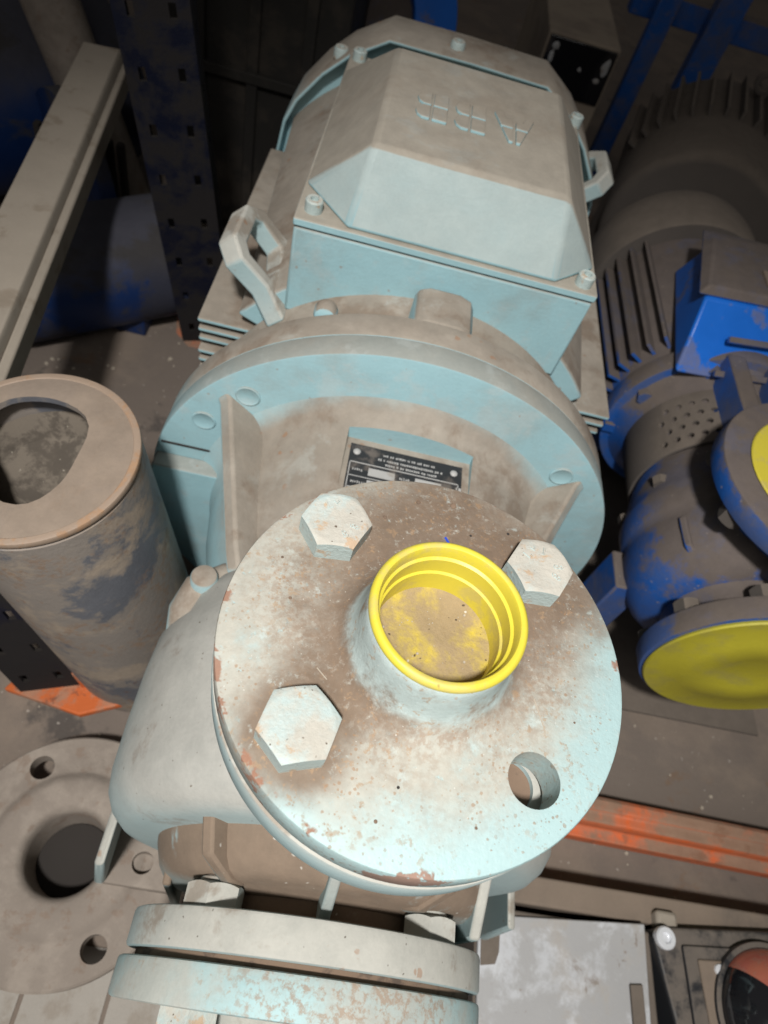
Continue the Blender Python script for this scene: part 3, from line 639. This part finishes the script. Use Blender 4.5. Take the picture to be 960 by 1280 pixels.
# ================================================================== orange rail, right
rl = thing('orange_rail', 'orange grooved steel rail lying on the floor right of the top flange', 'rail', (330, 55, ZF))
sec = [(0, 0), (34, 0), (34, 30), (30, 33), (22, 33), (20, 30), (12, 30), (10, 26), (10, 18), (7, 16), (0, 16)]
p0 = Vector((190, 38, ZF+1)); p1 = Vector((560, 30, ZF+1)); dd = (p1-p0)
vv = Vector((-dd.y, dd.x, 0)).normalized()
mk('profile', prism(sec, p0, vv, (0, 0, 1), dd), 'orange', rl, bevel=1.5)
mk('end_cap', prism([(-1, -1), (35, -1), (35, 34), (-1, 34)], p0-dd.normalized()*3, vv, (0, 0, 1), dd.normalized()*3), 'orange', rl, bevel=.5)

# ================================================================== lower right: pale metal box and black lamp housing
zb_ = thing('metal_box', 'pale scratched sheet metal box at the lower right corner', 'metal box', (210, -110, ZF))
mk('body', bx(134, 276, -220, -33, ZF, -346), 'grey_dusty', zb_, bevel=2)
mk('top_plate', prism([(135, -40), (270, -29), (262, -220), (136, -220)], (0, 0, -345.5), (1, 0, 0), (0, 1, 0), (0, 0, 4)), 'zinc', zb_, bevel=1)
mk('corner_bracket', prism([(137, -41), (152, -40), (151, -62), (148, -70), (137, -72)], (0, 0, -341.4), (1, 0, 0), (0, 1, 0), (0, 0, 1.2)), 'grey_dusty', zb_, bevel=.4)
mk('edge_strip', prism([(252, -70), (262, -69), (262, -200), (252, -200)], (0, 0, -341.4), (1, 0, 0), (0, 1, 0), (0, 0, 3)), 'grey_dusty', zb_, bevel=.8)
sl = thing('channel_bar', 'dusty flat bar lying behind the pale metal box', 'steel bar', (280, -15, ZF))
mk('bar', bx(133, 480, -27, -6, ZF, -352), 'card', sl, bevel=2)
mk('clip', bx(282, 300, -30, -17, -356, -343), 'channel_steel', sl, bevel=3)
lh = thing('lamp_housing', 'black square lamp housing with glossy dome and corner screw', 'lamp', (350, -100, ZF))
hp = [(274, -38), (278, -31), (286, -29), (470, -12), (470, -230), (292, -230), (289, -110)]
mk('housing', prism(hp, (0, 0, ZF), (1, 0, 0), (0, 1, 0), (0, 0, 66)), 'black_plastic', lh, bevel=2.5, seg=3)
mk('bezel', prism([(296, -40), (470, -26), (470, -230), (303, -230)], (0, 0, ZF+65.5), (1, 0, 0), (0, 1, 0), (0, 0, 4)), 'black_plastic', lh, bevel=1.5)
mk('face_plate', prism([(306, -48), (470, -36), (470, -230), (312, -230), (309, -90)], (0, 0, ZF+69), (1, 0, 0), (0, 1, 0), (0, 0, 3)), 'card', lh, bevel=1.5)
s1 = mk('screw', lathe([(8, -2), (8, 3), (7, 4.2), (4, 4.2), (3.6, 1.5), (0, 1.5)], (283, -37, ZF+66), Z, 24), 'chrome', lh)
mk('small_screw', lathe([(4, 0), (3.6, 1.6), (0, 2.4)], (322, -53, ZF+72), Z, 16), 'chrome', lh)
dc = (362, -78, ZF+70)
R0 = 44
dome = [(R0*math.cos(math.radians(a)), R0*.8*math.sin(math.radians(a))) for a in range(0, 91, 6)]
def wedge(a0, a1, sc=1.0, n=24):
    V = []; F = []; m_ = len(dome)
    for i in range(n+1):
        t = math.radians(a0+(a1-a0)*i/n)
        for r, h in dome: V.append((dc[0]+r*sc*math.cos(t), dc[1]+r*sc*math.sin(t), dc[2]+h*sc))
    for i in range(n):
        for j in range(m_-1): F.append((i*m_+j, (i+1)*m_+j, (i+1)*m_+j+1, i*m_+j+1))
    F.append(tuple(range(m_)) + (len(V),)); F.append(tuple(n*m_+j for j in range(m_)) + (len(V),)); V.append(dc)
    return V, F
mk('dome', wedge(140, 262), 'black_gloss', lh, smooth=50)
mk('dome_reflector', wedge(-98, 84), 'chrome', lh, smooth=50)
mk('dome_lens', wedge(84, 140), 'red_lens', lh, smooth=50)
mk('dome_ring', lathe(ring(R0-.5, R0+4, -1, 5, 1.2), dc, Z, 64, closed=True), 'black_plastic', lh)

# ================================================================== rack posts, channel and clutter behind
def post(base, upv, wx, wy, L, label, name='rack_post'):
    t = thing(name, label, 'rack post', base); e = Vector(upv).normalized()
    x = Vector((1, 0.25, 0)); x = (x-e*x.dot(e)).normalized(); y = e.cross(x); b = Vector(base)
    sec = [(-wx/2, -wy/2), (wx/2, -wy/2), (wx/2, wy/2), (wx/2-3, wy/2), (wx/2-3, -wy/2+3), (-wx/2+3, -wy/2+3), (-wx/2+3, wy/2), (-wx/2, wy/2)]
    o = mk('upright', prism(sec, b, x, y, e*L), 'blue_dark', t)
    hs = []
    for k in range(int(L/50)):
        for s in (-.27, .27):
            c = b+e*(30+k*50)+x*(s*wx)
            hs.append(prism([(-3, -6), (3, -6), (3, 6), (-3, 6)], c-y*(wy/2+5), x, e, y*10))
    for k in range(int(L/50)):
        c = b+e*(55+k*50)
        hs.append(prism([(-4, -5), (4, -5), (4, 5), (-4, 5)], c+x*(wx/2-6), y, e, x*12))
    cut(o, [join(*hs)])
    return t, b, x, y, e
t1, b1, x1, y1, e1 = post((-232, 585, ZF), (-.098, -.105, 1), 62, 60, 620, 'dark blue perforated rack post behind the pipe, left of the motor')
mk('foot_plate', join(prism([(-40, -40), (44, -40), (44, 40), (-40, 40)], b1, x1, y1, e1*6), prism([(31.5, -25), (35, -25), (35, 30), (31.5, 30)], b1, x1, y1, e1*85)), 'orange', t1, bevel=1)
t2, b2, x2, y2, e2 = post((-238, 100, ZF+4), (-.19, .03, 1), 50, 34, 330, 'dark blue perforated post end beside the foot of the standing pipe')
mk('foot_plate', join(prism([(-40, -12), (26, -44), (84, -36), (84, 22), (-10, 22)], b2, x2, y2, e2*7), prism([(25.2, -20), (31, -20), (31, 16), (25.2, 16)], b2, x2, y2, e2*34)), 'orange_foot', t2, bevel=1.5)
# channel
ch = thing('steel_channel', 'pale dusty steel channel running diagonally at the upper left', 'steel channel', (-310, 400, -190))
q0 = Vector((-272, 120, -150)); q1 = Vector((-360, 700, -150)); dv = q1-q0; sv = Vector((dv.y, -dv.x, 0)).normalized()
mk('profile', prism([(-38, 0), (0, 0), (2, -3), (2, -34), (-1, -34), (-1, -4), (-36, -4), (-36, -36), (-38, -36)], q0, sv, (0, 0, 1), dv), 'channel_steel', ch, bevel=1.5)
mk('side_flange', prism([(2.2, -10), (9, -12), (9, -34), (2.2, -34)], q0, sv, (0, 0, 1), dv), 'channel_steel', ch, bevel=1.5)
# blue machine behind the channel
bm_ = thing('blue_casing', 'dark blue pump casing lying in shadow below the diagonal channel', 'pump casing', (-330, 560, ZF))
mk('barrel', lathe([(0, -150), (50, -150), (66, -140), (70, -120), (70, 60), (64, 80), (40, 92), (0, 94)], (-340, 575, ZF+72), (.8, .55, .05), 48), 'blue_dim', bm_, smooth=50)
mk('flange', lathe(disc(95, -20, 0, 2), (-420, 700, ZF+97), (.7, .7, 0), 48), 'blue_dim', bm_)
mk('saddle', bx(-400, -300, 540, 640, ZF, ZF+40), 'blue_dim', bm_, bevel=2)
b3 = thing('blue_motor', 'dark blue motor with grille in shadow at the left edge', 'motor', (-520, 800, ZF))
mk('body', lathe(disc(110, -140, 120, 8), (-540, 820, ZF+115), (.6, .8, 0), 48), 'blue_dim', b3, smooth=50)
gl = [bx(-470+i*14, -463+i*14, 690, 700, ZF+60, ZF+150) for i in range(8)]
for q in gl: mk('grille_bar', q, 'gasket', b3)
t5 = thing('grey_pipe', 'grey round pipe leaning in shadow at the upper left', 'pipe', (-395, 780, ZF))
mk('pipe_wall', tube([(-395, 780, ZF+10), (-520, 760, 60), (-560, 750, 180)], 32, 32), 'grey_flange', t5, smooth=50)
t6 = thing('round_casing', 'rusty round casing in the top left corner', 'casing', (-700, 1150, ZF))
mk('drum', lathe(disc(130, 0, 150, 10), (-690, 1120, ZF+60), (.2, -.3, 1), 48), 'grey_dusty', t6, smooth=50)
mk('band', lathe(ring(128, 134, 110, 124, 2), (-690, 1120, ZF+60), (.2, -.3, 1), 48, closed=True), 'pipe_lip', t6)
t6b = mk('floor_block', bx(-860, -560, 1000, 1280, ZF, ZF+62), 'card', base=(-700, 1150, ZF), label='low dark block under the rusty round casing', cat='block')
# blue pump behind the motor, top
t7 = thing('far_blue_pump', 'blue pump with ring flange half hidden behind the motor cowl', 'pump', (-80, 1200, ZF))
mk('body', lathe(disc(120, -150, 90, 12), (-140, 1150, -225), (1, .2, 0), 48), 'blue', t7, smooth=50)
mk('ring_flange', lathe(ring(70, 135, 0, 24, 3), (-130, 1050, -170), (.2, -.8, .5), 64, closed=True), 'blue_clean', t7)
mk('yellow_tag', bx(-176, -164, 990, 993, -130, -112), 'yellow_dull', t7)
mk('stand', bx(-220, 0, 1100, 1260, ZF, -330), 'blue_dark', t7)
# dark box with shiny ends
t8 = thing('carton', 'brown carton with a dark foil-patched front behind the motor', 'carton', (235, 1200, ZF))
mk('carton_body', bx(142, 256, 1090, 1420, ZF, -134), 'carton_card', t8, bevel=3)
mk('dark_front', bx(146, 252, 1085, 1090.5, -214, -138), 'black_gloss', t8, bevel=1)
for x, z, sx, sz in ((158, -150, 5, 6), (156, -166, 4, 9), (242, -160, 6, 12), (172, -196, 15, 8), (160, -186, 6, 5), (236, -180, 5, 4), (186, -204, 8, 6), (205, -172, 3, 3)):
    V, F = lathe([(0, 0), (1, 0), (.8, .5), (0, .8)], (0, 0, 0), NY, 10)
    mk('foil_patch', ([(x+v[0]*sx*random.uniform(.75, 1.2), 1085+v[1]*1.5, z+v[2]*sz*random.uniform(.75, 1.2)) for v in V], F), 'zinc', t8)
# near-black box added to stand for the deep shade between rack post and motor
t11 = thing('shade_box', 'nearly black box added to darken the gap between rack post and motor', 'shade box', (-240, 950, ZF))
mk('box_body', bx(-345, -125, 800, 1150, ZF, 60), 'shade_black', t11, bevel=3)
for x in (-300, -235, -170): mk('upright_strip', bx(x-7, x+7, 792, 801, ZF+20, 40), 'shade_black', t11, bevel=1.5)
mk('cross_strip', bx(-330, -140, 790, 800.5, -190, -178), 'shade_black', t11, bevel=1)
# grey finned motor, top right
t9 = thing('grey_motor', 'dusty brown finned motor in the upper right behind the blue pump', 'motor', (420, 960, ZF))
mk('body', lathe(disc(125, -150, 150, 14), (430, 985, -262), (.25, 1, 0), 64), 'grey_dusty', t9, smooth=50)
for k in range(15):
    t = math.radians(-70+k*10); ax9 = Vector((.25, 1, 0)).normalized(); sd = Vector((ax9.y, -ax9.x, 0)); e = sd*math.sin(t)+Vector((0, 0, 1))*math.cos(t); q = ax9.cross(e)
    mk('cooling_fin', prism([(120, -20), (138, -16), (138, 136), (120, 140)], Vector((430, 985, -262))-q*2, e, ax9, q*4), 'grey_dusty', t9)
mk('stand', bx(360, 500, 880, 1100, ZF, -350), 'grey_dusty', t9)
mk('junction_box', bx(290, 360, 850, 960, ZF, -255), 'grey_dusty', t9, bevel=3)
mk('eye', lathe(ring(8, 16, -5, 5, 2), (470, 1060, -112), (.3, 1, 0), 24, closed=True), 'grey_dusty', t9)
t10 = thing('blue_trestle', 'blue steel trestle standing in shadow in the top right corner', 'trestle', (520, 1500, ZF))
for gq in (bx(330, 365, 1280, 1300, ZF, -90), bx(430, 480, 1300, 1330, ZF, -60), bx(300, 900, 1330, 1360, -150, -110)):
    mk('bar', gq, 'blue', t10, bevel=2)
# pale boards, lower left floor
for i, x in enumerate((-290, -232, -174, -116)):
    mk('pale_board', bx(x, x+55, -330, -92, ZF+.2, ZF+.9+.1*i), 'slab_pale', base=(x+27, -200, ZF), label=['leftmost pale dusty board on the floor below the loose flange', 'second pale dusty board from the left below the loose flange', 'third pale dusty board from the left below the loose flange', 'rightmost pale dusty board below the loose flange'][i], cat='board', bevel=.3, group='pale boards on the floor')

# loose crumbs of rust and grit on the floor
gr = []
rng = random.Random(3)
for i in range(420):
    x, y = rng.uniform(-420, 560), rng.uniform(-160, 620)
    if -175 < x < 140 and -120 < y < 560: continue
    q = rng.choice((.5, .7, .9, 1.3, 2.0))*rng.uniform(.8, 1.6)
    gr.append(lathe([(q*.7, 0), (q, q*.3), (q*.6, q*.8), (0, q*.9)], (x, y, ZF-.1), (rng.uniform(-.4, .4), rng.uniform(-.4, .4), 1), 6))
mk('floor_grit', join(*gr), 'crumb', base=(0, 0, ZF), kind='stuff', label='loose grit and rust crumbs scattered over the floor', cat='grit')
